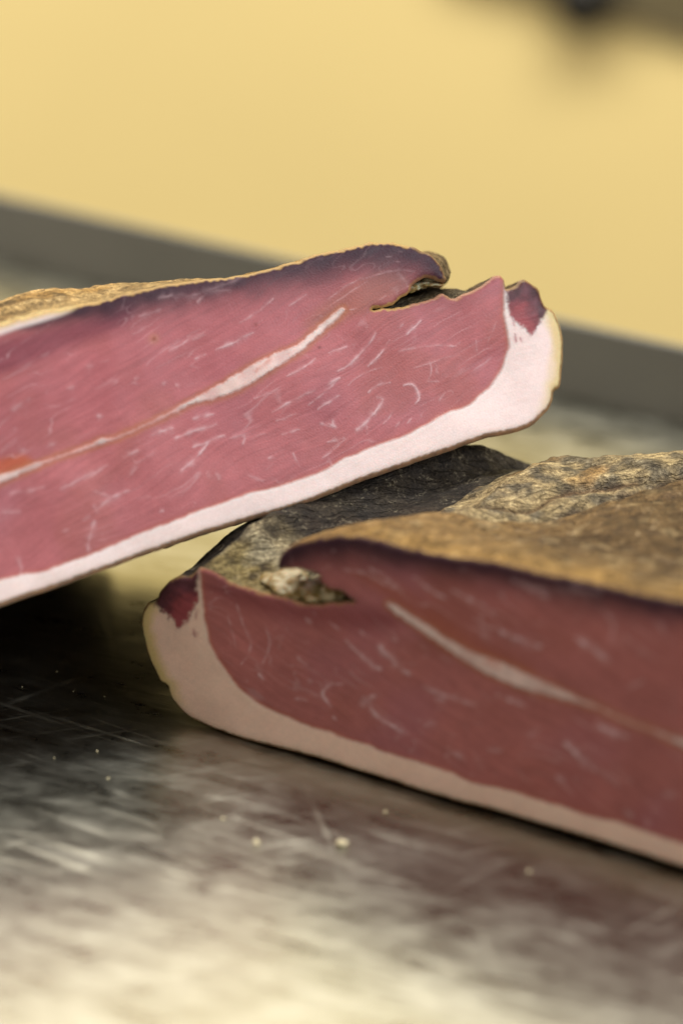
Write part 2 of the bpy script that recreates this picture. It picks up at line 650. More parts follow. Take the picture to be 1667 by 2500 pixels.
    # dried rim along the top
    dt, rw = pdist(PX, np.asarray(d['rim'][0], float), np.asarray(d['rim'][1], float))
    rim = np.exp(-(np.maximum(dt + 6 * vnoise(PX, 1 / 35.0, 71), 0) / np.maximum(rw * 1.5, 1)) ** 2.2)
    ln = mix(ln, DARK, np.clip(rim * d.get('rim_k', 0.93), 0, 1))
    ln = mix(ln, [0.10, 0.03, 0.035], 0.6 * np.exp(-dT / 11.0) * (1 - rim))
    # marbling: traced strokes, plus filaments that follow the muscle fibres
    th = d['fib']
    wq = PX + np.stack([16 * vnoise(PX, 1 / 130.0, 101), 16 * vnoise(PX, 1 / 130.0, 102)], 1)
    FU = np.stack([wq[:, 0] * math.cos(th) + wq[:, 1] * math.sin(th), -wq[:, 0] * math.sin(th) + wq[:, 1] * math.cos(th)], 1)
    w2 = FU + np.stack([0 * FU[:, 0], 3 * vnoise(PX, 1 / 30.0, 103)], 1)
    fil = np.zeros(len(PX))
    for fx, fy, sdn, cut, amt in ((1 / 130.0, 1 / 22.0, 131, 0.90, 0.34), (1 / 85.0, 1 / 13.0, 139, 0.90, 0.24)):
        rn = 1 - np.abs(vnoise(w2 * [fx, fy], 1.0, sdn))
        pm = sstep(0.05, 0.75, vnoise(PX, 1 / 75.0, sdn + 40) + 0.35 * vnoise(PX, 1 / 25.0, sdn + 41))
        fil = np.maximum(fil, amt * sstep(cut, 0.995, rn) * pm)
    strokes = [(p, w, min(0.95, a * d.get('sk', 1.0))) for p, w, a in d['streaks']] + random_strokes(d['nrand'], lean_poly, d['angle'], d['seed'])
    sm = streak_mask(PX, strokes)
    sm = np.maximum(sm, fil) * (1 - 0.65 * rim)
    ln = mix(ln, [0.64, 0.44, 0.47], sm * 0.92)
    sc = catmull([p[:2] for p in d['seam']], 6.0)
    cs = np.asarray([p[:2] for p in d['seam']], float)
    acc = np.r_[0, np.cumsum(np.linalg.norm(np.diff(cs, axis=0), axis=1))]
    acc2 = np.r_[0, np.cumsum(np.linalg.norm(np.diff(sc, axis=0), axis=1))]
    hwv = np.interp(acc2 / acc2[-1], acc / acc[-1], [p[2] for p in d['seam']])
    ds, hw = pdist(PX, sc, hwv)
    sse = 0.74 * hw - ds + 2.0 * vnoise(PX, 1 / 14.0, 81) + 1.3 * vnoise(PX, 1 / 5.0, 82)
    seam = sstep(-4.0, 4.5, sse) * np.clip(hw / 9.0, 0.25, 1) * (0.9 + 0.25 * vnoise(PX, 1 / 45.0, 84))
    seam = np.clip(seam, 0, 1)
    ln = mix(ln, [0.40, 0.15, 0.07], 0.55 * np.exp(-((sse + 4) / 7.0) ** 2))
    sfat = FAT * np.array([0.93, 0.83, 0.80]) * (1 + 0.08 * vnoise(PX, 1 / 16.0, 83))[:, None]
    sfat = mix(sfat, [0.62, 0.26, 0.21], 0.75 * streak_mask(PX, d.get('seam_red', [])))
    ln = mix(ln, sfat, seam)
    # little brown vein, white top fat, ...
    for (cx, cy, r, colr, k) in d.get('spots', ()):
        q = np.hypot(PX[:, 0] - cx, PX[:, 1] - cy)
        ln = mix(ln, colr, k * np.exp(-(q / r) ** 2))
    kc = np.tile(np.array([0.11, 0.036, 0.050]), (len(PX), 1)) * (1 + 0.5 * fbm(PX, 1 / 26.0, 3, 91))[:, None]
    kc = mix(kc, [0.05, 0.022, 0.022], 0.85 * np.exp(-dT / 22.0))
    kc = mix(kc, [0.34, 0.075, 0.085], 0.85 * sstep(18, 70, dT + 8 * vnoise(PX, 1 / 12.0, 93)))
    fat = mix(fat, [0.33, 0.09, 0.10], 0.9 * streak_mask(PX, d.get('fat_red', [])))
    dry = np.exp(-dT / 15.0) * sstep(60, 20, dK)
    fat = mix(fat, [0.16, 0.06, 0.06], np.clip(1.1 * dry * (1 - yel), 0, 1))
    col = mix(fat, ln, lean)
    col = mix(col, kc, knob * (1 - lean))
    tf = d.get('top_fat')
    top_in = np.zeros(len(PX), bool)
    if tf is not None:
        pc = catmull(list(tf) + [tf[0]], 8.0)
        ii = inside(PX, pc)
        dd = pdist(PX, pc)
        m = sstep(-7, 7, np.where(ii, dd, -dd))
        top_in = ii
        tfc = mix(np.tile(FAT * 0.97, (len(PX), 1)), [0.55, 0.40, 0.13], sstep(26, 3, dT))
        col = mix(col, tfc, m)
    # crust line at the rims
    rw_ = d['rind_w'](PX)
    rin = sstep(rw_ + 2, rw_ - 3, dR + 1.5 * vnoise(PX, 1 / 8.0, 95))
    col = mix(col, RIND * (1 + 0.35 * vnoise(PX, 1 / 12.0, 96))[:, None], rin * 0.9)
    ec = d['edge_col'](PX)
    ew = d.get('edge_w', 6.0)
    col = mix(col, OCHRE, ec * sstep(ew + 2, ew - 3, dT + 3.0 * vnoise(PX, 1 / 9.0, 97)) * 0.85)

    V3 = to3(PX, dO)
    # fat stands a touch proud of the dried lean
    V3 = V3 + NN * (0.00025 * (1 - lean) + 0.00022 * seam * lean + 0.0001 * sm * lean)[:, None] * sstep(0, 10, dO)[:, None]

    base = np.array([V3[:, 0].mean(), V3[:, 1].mean() + 0.04, 0.0])
    root = empty(name, tuple(base))
    tag(root, label, "cured ham", "two halves of a cured ham")
    root["label"] = label

    cen = PX[TR].mean(1)
    tl = lean[TR].mean(1) > 0.5
    tk = (knob * (1 - lean))[TR].mean(1) > 0.5
    ts = (seam > 0.5)[TR].all(1) & tl
    tr_ = dR[TR].mean(1) < rw_[TR].mean(1)
    tt = top_in[TR].all(1)
    part = np.where(tr_, 3, np.where(tt, 5, np.where(ts, 4, np.where(tl, 1, np.where(tk, 2, 0)))))
    UV = FU / 1000.0
    for code, pn, pl in ((1, "lean_meat", d['lab_lean']), (0, "fat_cap", "white back fat"), (2, "dried_meat_knob", "dark dried meat"),
                         (4, "fat_seam", "pale seam of fat"), (3, "rind_edge", None), (5, "top_fat", "white fat under the crust")):
        sel = part == code
        if sel.sum() < 4:
            continue
        u, f = submesh(V3, TR, sel)
        o = link(pn, V3[u] - base, f, M_LEAN if code in (1, 2) else M_FAT, root, col[u], UV[u])
        if pl:
            o["label"] = pl

    # ---- body behind the face
    dOO = np.zeros(nO)
    O3 = to3(O, dOO)
    ts_ = np.r_[0, 0.0003, 0.0008, 0.0014, np.linspace(0.0021, d['depth'], d['rings'])]
    A = d['A']
    s0 = (O3 - A) @ hs
    z0 = O3[:, 2]
    rings, rcol = [], []
    cen3 = O3.mean(0)
    for t in ts_:
        s, z, colr = d['body'](s0.copy(), z0.copy(), t, tags, O)
        tloc = (O3 - A) @ nb
        Q = A + hs * s[:, None] + nb * (tloc + t)[:, None]
        Q[:, 2] = z
        k = t / d['depth']
        if k > 0.86:
            f = math.sqrt(max(0.0, 1 - ((k - 0.86) / 0.14) ** 2)) * 0.5 + 0.5
            cc = Q.mean(0)
            zz = Q[:, 2].copy()
            Q = cc + (Q - cc) * f
            Q[:, 2] = np.where(zz < 0.004, zz, Q[:, 2])
        amp = sstep(0, 0.008, t)
        if t > 0:
            for ax, sdv in ((0, 1), (1, 2), (2, 3)):
                nz = 0.0004 * vnoise(Q, 170.0, sdv) + 0.0002 * vnoise(Q, 420.0, sdv + 4) + 0.00013 * vnoise(Q, 900.0, sdv + 8)
                low = (Q[:, 2] < 0.006)
                Q[:, ax] += nz * amp * np.where(low & (ax == 2), 0.0, 1.0)
        Q[:, 2] = np.maximum(Q[:, 2], 0.0006)
        rings.append(Q)
        rcol.append(colr)
    V = np.vstack(rings)
    C = np.vstack(rcol)
    nr = len(ts_)
    i = np.arange(nO)
    j = (i + 1) % nO
    F = []
    isr = (tags == 'rind')
    fr, fb = [], []
    for r in range(nr - 1):
        q = np.stack([r * nO + j, r * nO + i, (r + 1) * nO + i, (r + 1) * nO + j], 1)
        if d['flip']:
            q = q[:, ::-1]
        m = isr[i] & isr[j]
        fr.append(q[m])
        fb.append(q[~m])
    fr, fb = np.vstack(fr), np.vstack(fb)
    # back end: fan
    V = np.vstack([V, rings[-1].mean(0)])
    C = np.vstack([C, OCHRE * 0.5])
    ci = len(V) - 1
    fan = np.stack([(nr - 1) * nO + i, np.full(nO, ci), (nr - 1) * nO + j], 1)
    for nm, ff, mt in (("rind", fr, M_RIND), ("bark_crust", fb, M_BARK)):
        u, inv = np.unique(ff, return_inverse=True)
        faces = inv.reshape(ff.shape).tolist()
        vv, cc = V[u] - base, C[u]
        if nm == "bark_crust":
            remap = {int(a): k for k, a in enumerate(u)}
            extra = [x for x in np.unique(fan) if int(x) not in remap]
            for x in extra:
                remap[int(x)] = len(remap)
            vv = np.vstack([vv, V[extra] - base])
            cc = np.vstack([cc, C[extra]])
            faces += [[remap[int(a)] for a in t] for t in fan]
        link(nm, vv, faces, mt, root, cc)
    return root, base


# ---- frames of the two slabs
def frame(pa, pb, lean_deg):
    hs = pb - pa
    hs = np.array([hs[0], hs[1], 0.0])
    hs /= np.linalg.norm(hs)
    nb = np.array([-hs[1], hs[0], 0.0])
    if nb[1] < 0:
        nb = -nb
    es = (pb - pa) / np.linalg.norm(pb - pa)
    w = nb * math.sin(math.radians(lean_deg)) + np.array([0, 0, math.cos(math.radians(lean_deg))])
    NN = np.cross(es, w)
    NN /= np.linalg.norm(NN)
    if NN[1] > 0:
        NN = -NN
    return hs, nb, NN


def V2(lst, ox=0.0, oy=0.0, k=1.0):
    return [(ox + x / k, oy + y / k) for x, y in lst]


def r1(l): return V2(l, 0, 550, 1.8447)
def r2(l): return V2(l, 800, 550, 2.412)
def r3(l): return V2(l, 300, 1050, 2.24)
def r4(l): return V2(l, 900, 1050, 2.0443)


def bark_tone(P3, s, t, seed):
    """mottled smoke-cured crust: tan, ochre, grey and dark brown patches"""
    n1 = fbm(P3, 60.0, 4, seed)
    n2 = fbm(P3, 160.0, 4, seed + 5)
    c = np.tile(np.array([0.34, 0.225, 0.085]), (len(P3), 1))
    c = mix(c, [0.50, 0.38, 0.19], sstep(0.15, 0.7, n2) * 0.75)
    c = mix(c, [0.15, 0.095, 0.045], sstep(0.05, 0.6, n1) * 0.7)
    c = mix(c, [0.10, 0.085, 0.06], sstep(0.1, 0.8, -n2) * 0.6)
    return c


# =================================================================== upper half
UA = at_y([(0, 1483)], 0.565)[0]
UB = at_y([(1256, 1056)], 0.632)[0]
u_hs, u_nb, u_N = frame(UA, UB, 26.0)
U = dict(P=UA, N=u_N, nb=u_nb, hs=u_hs, A=UA, flip=False, depth=0.105, rings=75)
U['R'] = [(-1380, 2090), (-1200, 2010), (-800, 1815), (-400, 1630), (0, 1483), (81, 1455), (190, 1417), (271, 1387), (379, 1347), (488, 1309), (569, 1284),
          (661, 1257), (759, 1226), (800, 1209), (883, 1176), (966, 1147), (1049, 1118), (1132, 1089), (1194, 1068), (1256, 1056),
          (1297, 1039), (1331, 1010), (1349, 981), (1354, 955), (1368, 944), (1374, 902), (1377, 840), (1370, 799), (1356, 766), (1347, 753)]
U['T'] = [
    ('knob', [(1347, 753), (1331, 747), (1322, 724), (1314, 703), (1293, 687), (1279, 679), (1268, 685), (1262, 697), (1250, 702), (1236, 703)]),
    ('horn', [(1236, 703), (1231, 683), (1225, 674), (1219, 671), (1202, 674), (1190, 687), (1169, 701), (1152, 708)]),
    ('valley', [(1152, 708), (1132, 716), (1107, 726), (1082, 716), (1065, 724), (1045, 732), (1007, 743), (966, 751), (908, 755)]),
    ('lip', [(908, 755), (941, 748), (966, 738), (982, 726), (1003, 709), (1007, 695), (1032, 681), (1053, 678), (1069, 685), (1086, 687)]),
    ('flap', [(1086, 687), (1089, 677), (1078, 650), (1057, 627), (1032, 612), (995, 600), (958, 593), (912, 591), (850, 603), (781, 620), (705, 642),
              (623, 664), (542, 677), (461, 686), (379, 699), (325, 713), (260, 729), (206, 742), (108, 757), (0, 788),
              (-400, 930), (-800, 1110), (-1150, 1330), (-1290, 1480)]),
]
U['cap'] = [(-1290, 1480), (-1400, 1700), (-1430, 1950), (-1380, 2090)]
U['B'] = [(-1370, 2000), (-800, 1745), (-400, 1560), (0, 1421), (108, 1396), (217, 1356), (325, 1312), (407, 1281), (488, 1248), (569, 1219), (623, 1203), (705, 1182), (786, 1151),
          (841, 1120), (883, 1103), (945, 1081), (1007, 1056), (1049, 1033), (1090, 1010), (1132, 994), (1165, 973), (1194, 948),
          (1215, 915), (1231, 882), (1241, 849), (1239, 815), (1233, 782), (1227, 749), (1226, 724), (1228, 690), (1229, 660)]
U['lean_close'] = [(1100, 560), (900, 540), (-300, 560), (-1500, 1200), (-1600, 1900)]
U['knob'] = [(1240, 690), (1262, 685), (1279, 660), (1330, 690), (1345, 745), (1338, 758), (1327, 778), (1310, 800), (1298, 815), (1287, 818), (1277, 806),
             (1266, 800), (1252, 785), (1241, 762), (1235, 730), (1233, 700)]
U['yel'] = lambda P: sstep(1255, 1345, P[:, 0] - 0.2 * (P[:, 1] - 850))
U['rind_w'] = lambda P: 12.0 - 4.0 * sstep(1300, 1360, P[:, 0])
U['edge_col'] = lambda P: np.where(P[:, 0] < 1000, 1.0, 0.45)
U['edge_w'] = 7.0
U['Rcol'] = RIND
U['lab_lean'] = "pink marbled lean meat with purple sheen at its top rim"
U['rim'] = ([(-700, 1020), (-300, 890), (0, 800), (180, 757), (260, 735), (379, 705), (542, 683), (705, 648), (850, 612), (958, 600), (1032, 618), (1070, 650), (1086, 680)],
            [1, 1, 6, 22, 38, 40, 36, 42, 46, 52, 48, 38, 24])
U['tints'] = [
    ([(0, 830), (120, 800), (250, 765), (330, 740), (300, 800), (150, 860), (0, 915), (-120, 900)], (0.20, 0.045, 0.07), 0.75, 22),
    ([(0, 1120), (60, 1110), (80, 1140), (0, 1165), (-60, 1160)], (0.45, 0.10, 0.04), 0.8, 12),
    ([(908, 752), (1000, 700), (960, 660), (860, 690), (740, 790), (800, 800)], (0.33, 0.13, 0.10), 0.6, 16),
    ([(0, 930), (300, 800), (700, 720), (720, 850), (400, 960), (0, 1080)], (0.40, 0.12, 0.14), 0.5, 40),
]
U['seam'] = [(836, 757, 7), (813, 778, 9), (775, 810, 11), (732, 848, 12), (678, 877, 20), (623, 908, 25), (569, 940, 24), (520, 962, 17), (477, 977, 8),
             (423, 1005, 5), (352, 1040, 3.5), (282, 1070, 3.5), (246, 1078, 9), (217, 1091, 6), (135, 1119, 4), (70, 1143, 8), (0, 1171, 12), (-200, 1250, 12), (-600, 1420, 4)]
U['seam_red'] = [(r1([(1180, 600), (1230, 590), (1150, 660)]), 9, 0.8), (r1([(1130, 640), (1070, 690)]), 5, 0.5)]
U['fat_red'] = [(r2([(1070, 510), (1085, 560), (1090, 590)]), 5, 0.8), (r2([(1095, 640), (1105, 690)]), 4.5, 0.8), (r2([(1130, 660), (1135, 690)]), 4, 0.7),
                (r2([(1170, 610), (1210, 620)]), 9, 0.8)]
U['streaks'] = [(r2(p), w, a) for p, w, a in [
    ([(280, 635), (240, 700), (160, 790), (60, 860)], 4.2, .85), ([(360, 680), (300, 770), (240, 830)], 4, .85),
    ([(550, 560), (500, 610), (465, 640)], 4, .7), ([(440, 580), (425, 605)], 3, .5), ([(0, 750), (110, 715)], 3.5, .7), ([(0, 940), (70, 900)], 4, .8), ([(0, 1050), (70, 1000)], 3.5, .7),
    ([(120, 940), (200, 880), (330, 830)], 2.4, .45), ([(240, 980), (300, 940), (370, 925)], 3.4, .7),
    ([(450, 940), (500, 940), (530, 980), (540, 1020), (515, 1050)], 4.2, .9), ([(290, 1010), (325, 1020), (310, 1060), (270, 1110), (215, 1170)], 5, .85),
    ([(240, 1150), (170, 1205)], 6, .85), ([(230, 1180), (235, 1230)], 3, .5),
    ([(420, 745), (520, 720), (620, 708), (760, 712)], 2.6, .55), ([(600, 800), (610, 870), (580, 920)], 2.4, .45), ([(510, 840), (610, 810), (700, 775), (780, 770)], 2.2, .45),
    ([(870, 680), (880, 740)], 4, .4), ([(780, 690), (750, 710)], 3, .4), ([(380, 1105), (330, 1170)], 3.5, .6), ([(420, 1160), (400, 1190)], 3.5, .6),
    ([(490, 1140), (470, 1165)], 3.2, .6), ([(0, 1165), (45, 1188)], 5, .8), ([(0, 1275), (70, 1265)], 3.5, .55), ([(690, 990), (660, 1030)], 3, .5), ([(580, 915), (650, 920)], 3.2, .55),
    ([(200, 320), (290, 290), (400, 265), (500, 270)], 2.2, .45), ([(0, 440), (90, 370), (200, 310)], 2.2, .45), ([(0, 480), (120, 400), (230, 330)], 2.0, .4), ([(300, 440), (340, 415)], 2.4, .4),
    ([(415, 285), (450, 320), (470, 360)], 5, .6), ([(380, 380), (400, 365)], 3, .4), ([(130, 495), (165, 495)], 2.4, .5),
    ([(990, 570), (960, 640), (940, 690)], 2.2, .25), ([(340, 190), (375, 187)], 2, .6), ([(385, 215), (425, 218)], 2, .6), ([(415, 155), (440, 156)], 2, .5),
]] + [(r1(p), w, a) for p, w, a in [
    ([(975, 560), (1050, 530), (1140, 485)], 5, .8), ([(765, 565), (845, 520)], 6, .75), ([(880, 600), (925, 580)], 4.5, .65), ([(1080, 440), (1170, 385), (1230, 330)], 3.2, .5),
    ([(1300, 365), (1380, 310)], 3, .5), ([(720, 325), (800, 312), (880, 312), (960, 285), (1080, 240)], 7, .8), ([(890, 345), (940, 300), (1030, 290)], 6.5, .8),
    ([(690, 945), (780, 910)], 7, .9), ([(795, 960), (880, 925), (975, 895)], 5, .75), ([(870, 870), (960, 850)], 5.5, .65), ([(815, 1105), (880, 1050), (935, 985)], 6, .85),
    ([(870, 1000), (935, 975), (1010, 945)], 5.5, .75), ([(1040, 960), (1100, 945), (1095, 985)], 5, .75), ([(1225, 840), (1300, 800), (1415, 745)], 4, .8),
    ([(1290, 680), (1350, 650), (1420, 600)], 3.6, .7), ([(1150, 780), (1210, 755)], 4, .6), ([(1250, 880), (1330, 850)], 3.6, .55), ([(1270, 940), (1350, 920)], 3.4, .55),
    ([(1390, 810), (1450, 760), (1530, 690)], 4, .7), ([(1430, 830), (1520, 770)], 3.6, .7), ([(1450, 890), (1490, 905), (1500, 880)], 4.5, .7),
    ([(430, 1290), (500, 1230), (580, 1195)], 6, .6), ([(430, 1200), (500, 1220)], 6, .45), ([(425, 1330), (405, 1400), (390, 1470)], 6.5, .8), ([(425, 1270), (440, 1290)], 8, .6),
    ([(270, 1190), (350, 1150), (430, 1110)], 5, .45), ([(560, 1045), (620, 1015)], 5.5, .6), ([(380, 1150), (480, 1080)], 5, .45), ([(975, 1125), (985, 1145)], 7, .65),
    ([(670, 1040), (700, 1020)], 6, .5), ([(400, 635), (412, 635)], 8, .6), ([(315, 732), (330, 728)], 8, .5), ([(440, 860), (452, 860)], 8, .45), ([(228, 990), (242, 990)], 8, .5),
    ([(735, 712), (745, 708)], 6, .55), ([(795, 722), (803, 718)], 5, .45), ([(60, 830), (130, 780)], 8, .35), ([(90, 1020), (110, 1010)], 8, .45), ([(290, 1375), (310, 1370)], 8, .45),
    ([(720, 1290), (735, 1285)], 5, .5), ([(1320, 1030), (1350, 1090)], 4, .5), ([(1210, 1050), (1240, 1040)], 4.5, .6), ([(1450, 1050), (1530, 990)], 3.5, .6), ([(1480, 975), (1550, 960)], 4, .6),
    ([(630, 410), (720, 380)], 5, .4), ([(1190, 1150), (1120, 1130)], 4, .4), ([(50, 1210), (200, 1180)], 7, .3), ([(-40, 1300), (90, 1290)], 8, .25),
]]
U['nrand'] = 18
U['fib'] = math.radians(-30)
U['seed'] = 5
U['angle'] = lambda p: -math.radians(18 + 30 * min(1, max(0, (p[0] - 250) / 900)))
U['spots'] = [(377, 827, 12, (0.50, 0.22, 0.14), 0.7), (377, 827, 5.5, (0.22, 0.04, 0.03), 0.9), (625, 792, 5, (0.2, 0.04, 0.03), 0.6), (780, 848, 3.5, (0.1, 0.03, 0.03), 0.8)]
U['top_fat'] = [(205, 738), (108, 750), (0, 780), (-300, 880), (-700, 1060), (-720, 1100), (-300, 930), (0, 818), (108, 784), (170, 762)]


def u_body(s, z, t, tags, O):
    bark = np.isin(tags, ['flap', 'lip', 'valley', 'horn', 'knob', 'cap'])
    flap = (tags == 'flap')
    ri = (tags == 'rind') & (O[:, 0] < 1260)
    oi = np.argsort(s[ri])
    zb = np.interp(s, s[ri][oi], z[ri][oi])
    x = O[:, 0]
    # the crust rolls away behind the cut; on the left a low ridge stays in view
    left = sstep(850, 150, x)
    ridge = left * (0.0022 * np.sin(np.clip((t - 0.004) / 0.028, 0, 1) * math.pi)) * (0.7 + 0.5 * np.sin(x / 90.0))
    drop = np.where(flap, (0.45 - 0.30 * left) * t + 5.0 * max(t - 0.018 , 0) ** 2 + (0.25 + 0.3 * left) * max(t - 0.018, 0), 0)
    drop = np.where(np.isin(tags, ['lip']), 0.55 * t, drop)
    drop = np.where(np.isin(tags, ['valley']), 0.10 * t + min(7.0 * t * t, 0.5 * t), drop)
    drop = np.where(np.isin(tags, ['horn', 'knob']), 0.6 * t, drop)
    nose = np.where(flap | (tags == 'lip'), np.exp(-((x - 1085) / 55.0) ** 2), 0)
    s = s + nose * 0.0135 * math.sin(min(t / 0.035, 1) * math.pi * 0.6)
    drop = drop - nose * 0.0045 * math.sin(min(t / 0.045, 1) * math.pi)
    s = s - np.where(bark | (tags == 'rind'), 0.25 * t * sstep(1000, 1350, x) * np.where(np.isin(tags, ['lip', 'flap']), 0, 1), 0)
    zt = z - drop * np.where(bark, 1, 0) + np.where(flap, ridge, 0)
    z = np.where(bark, np.maximum(zt, np.minimum(z, zb + 0.016)), zt)
    under = (0.10 + 0.38 * sstep(1100, 700, x))
    z = z - np.where(bark, under * max(t - 0.022, 0), under * t)
    P3 = np.stack([s, np.full_like(s, t), z], 1)
    c = bark_tone(P3, s, t, 3)
    c = mix(c, [0.50, 0.40, 0.22], 0.6 * np.where(flap, left, 0) * sstep(0.3, -0.2, fbm(P3 * [0.6, 3, 1], 60, 3, 8)))
    c = mix(c, [0.40, 0.20, 0.06], 0.5 * np.where(flap, left, 0) * sstep(0.013, 0.022, t))
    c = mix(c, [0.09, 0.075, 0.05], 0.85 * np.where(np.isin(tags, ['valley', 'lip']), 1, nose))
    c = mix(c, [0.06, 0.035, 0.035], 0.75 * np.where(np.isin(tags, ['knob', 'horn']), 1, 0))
    c = np.where((tags == 'rind')[:, None], RIND * (1 + 0.4 * fbm(P3, 120, 3, 4))[:, None], c)
    yl = (tags == 'rind') & (x > 1320)
    c = np.where(yl[:, None], np.array([0.50, 0.36, 0.15]), c)
    c = np.where((tags == 'flap')[:, None], c * np.array([1.25, 1.15, 1.0]), c)
    c = np.where(((tags == 'rind') & (x < 1300))[:, None], c * (1 - 0.65 * float(sstep(0.001, 0.006, t))), c)  # underside shade put into the rind colour behind its front edge
    return s, z, c


U['body'] = u_body
upper, ubase = build_slab("cured_ham_half", "upper brighter half of cured ham propped up, its right end resting on the other half", U)

# =================================================================== lower half
LA = on_z([(492, 1768)], 0.001)[0]
LB = on_z([(1667, 2124)], 0.001)[0]
l_hs, l_nb, l_N = frame(LA, LB, -2.0)
Lw = dict(P=LA, N=l_N, nb=l_nb, hs=l_hs, A=LA, flip=True, depth=0.19, rings=180)
Lw['R'] = [(2380, 2345), (2000, 2228), (1667, 2124), (1585, 2097), (1487, 2066), (1389, 2037), (1291, 2009), (1194, 1981), (1096, 1952), (998, 1924), (900, 1894), (746, 1847),
           (679, 1829), (613, 1811), (541, 1789), (492, 1770), (456, 1750), (429, 1724), (411, 1699), (405, 1677), (388, 1664), (374, 1635), (358, 1599), (347, 1554),
           (343, 1523), (346, 1496), (358, 1474)]
Lw['T'] = [
    ('knob', [(358, 1474), (378, 1466), (389, 1443), (407, 1424), (434, 1410), (456, 1408), (472, 1398), (487, 1388)]),
    ('horn', [(487, 1388), (500, 1391), (514, 1396), (532, 1407), (554, 1421), (586, 1436)]),
    ('valley', [(586, 1436), (621, 1447), (639, 1454), (679, 1457), (724, 1472), (769, 1479), (804, 1474), (836, 1472), (858, 1471)]),
    ('lip', [(858, 1471), (827, 1448), (796, 1438), (780, 1425), (773, 1407), (755, 1398), (729, 1392), (697, 1394), (678, 1395)]),
    ('flap', [(678, 1395), (675, 1380), (679, 1363), (697, 1340), (724, 1327), (769, 1316), (813, 1311), (858, 1313), (925, 1325), (1000, 1343), (1096, 1362), (1174, 1373),
              (1242, 1384), (1316, 1402), (1389, 1414), (1463, 1429), (1511, 1441), (1560, 1451), (1609, 1461), (1667, 1470), (2000, 1530), (2280, 1610)]),
]
Lw['cap'] = [(2280, 1610), (2400, 1800), (2430, 2100), (2380, 2345)]
Lw['B'] = [(2400, 2290), (2000, 2172), (1667, 2062), (1585, 2036), (1511, 2012), (1438, 1995), (1365, 1972), (1291, 1948), (1223, 1929), (1154, 1913), (1096, 1888), (1032, 1864), (973, 1847),
           (900, 1823), (836, 1802), (782, 1782), (729, 1764), (679, 1742), (630, 1715), (595, 1688), (568, 1660), (541, 1621), (519, 1586), (508, 1559), (503, 1519),
           (497, 1474), (494, 1440), (490, 1410), (488, 1375)]
Lw['lean_close'] = [(560, 1300), (700, 1270), (1700, 1350), (2500, 1500), (2600, 2200)]
Lw['knob'] = [(372, 1470), (385, 1435), (405, 1412), (434, 1395), (470, 1385), (484, 1400), (486, 1429), (486, 1462), (480, 1483), (470, 1496), (458, 1517), (440, 1529), (425, 1519), (412, 1505), (394, 1490)]
Lw['lean'] = np.array([0.41, 0.142, 0.135])  # same meat as the upper half; warm bounce light put into its tint
Lw['fat'] = np.array([0.86, 0.615, 0.51])  # same fat as above, warm light tinted into the colour
Lw['yel'] = lambda P: sstep(470, 385, P[:, 0] - 0.15 * (P[:, 1] - 1600)) * sstep(1760, 1690, P[:, 1])
Lw['rind_w'] = lambda P: 7.5 + 3.0 * sstep(400, 700, P[:, 0])
Lw['edge_col'] = lambda P: np.where(P[:, 0] < 870, 0.5, 0.15)
Lw['edge_w'] = 4.0
Lw['Rcol'] = RIND
Lw['lab_lean'] = "dark pink marbled lean meat with blackish top rim"
Lw['rim'] = ([(675, 1385), (697, 1345), (769, 1320), (858, 1316), (1000, 1346), (1174, 1376), (1316, 1405), (1463, 1432), (1560, 1454), (1667, 1473), (2200, 1600)],
             [20, 40, 44, 40, 36, 36, 36, 38, 36, 32, 24])
Lw['tints'] = [
    ([(560, 1425), (700, 1470), (860, 1480), (1000, 1500), (900, 1540), (640, 1500), (500, 1430)], (0.20, 0.045, 0.05), 0.65, 26),
    ([(860, 1400), (960, 1420), (1160, 1560), (1300, 1630), (1250, 1640), (1000, 1500)], (0.36, 0.10, 0.06), 0.55, 18),
]
Lw['seam'] = [(948, 1477, 8), (968, 1490, 10), (1008, 1515, 11), (1047, 1539, 12), (1086, 1566, 12), (1125, 1591, 16), (1164, 1611, 19), (1213, 1632, 25), (1262, 1652, 26), (1316, 1674, 21),
              (1365, 1691, 14), (1409, 1708, 8), (1453, 1725, 5), (1530, 1760, 3.5), (1600, 1785, 4), (1667, 1815, 9), (1900, 1900, 12), (2200, 2020, 4)]
Lw['seam_red'] = [(r4([(560, 1150), (620, 1150), (650, 1180)]), 10, 0.8), (r4([(680, 1150), (750, 1200)]), 6, 0.5)]
Lw['fat_red'] = [(r3([(395, 1090), (400, 1125)]), 6, 0.75), (r3([(415, 980), (410, 1030)]), 6, 0.7), (r3([(300, 1080), (360, 1040)]), 5, 0.6)]
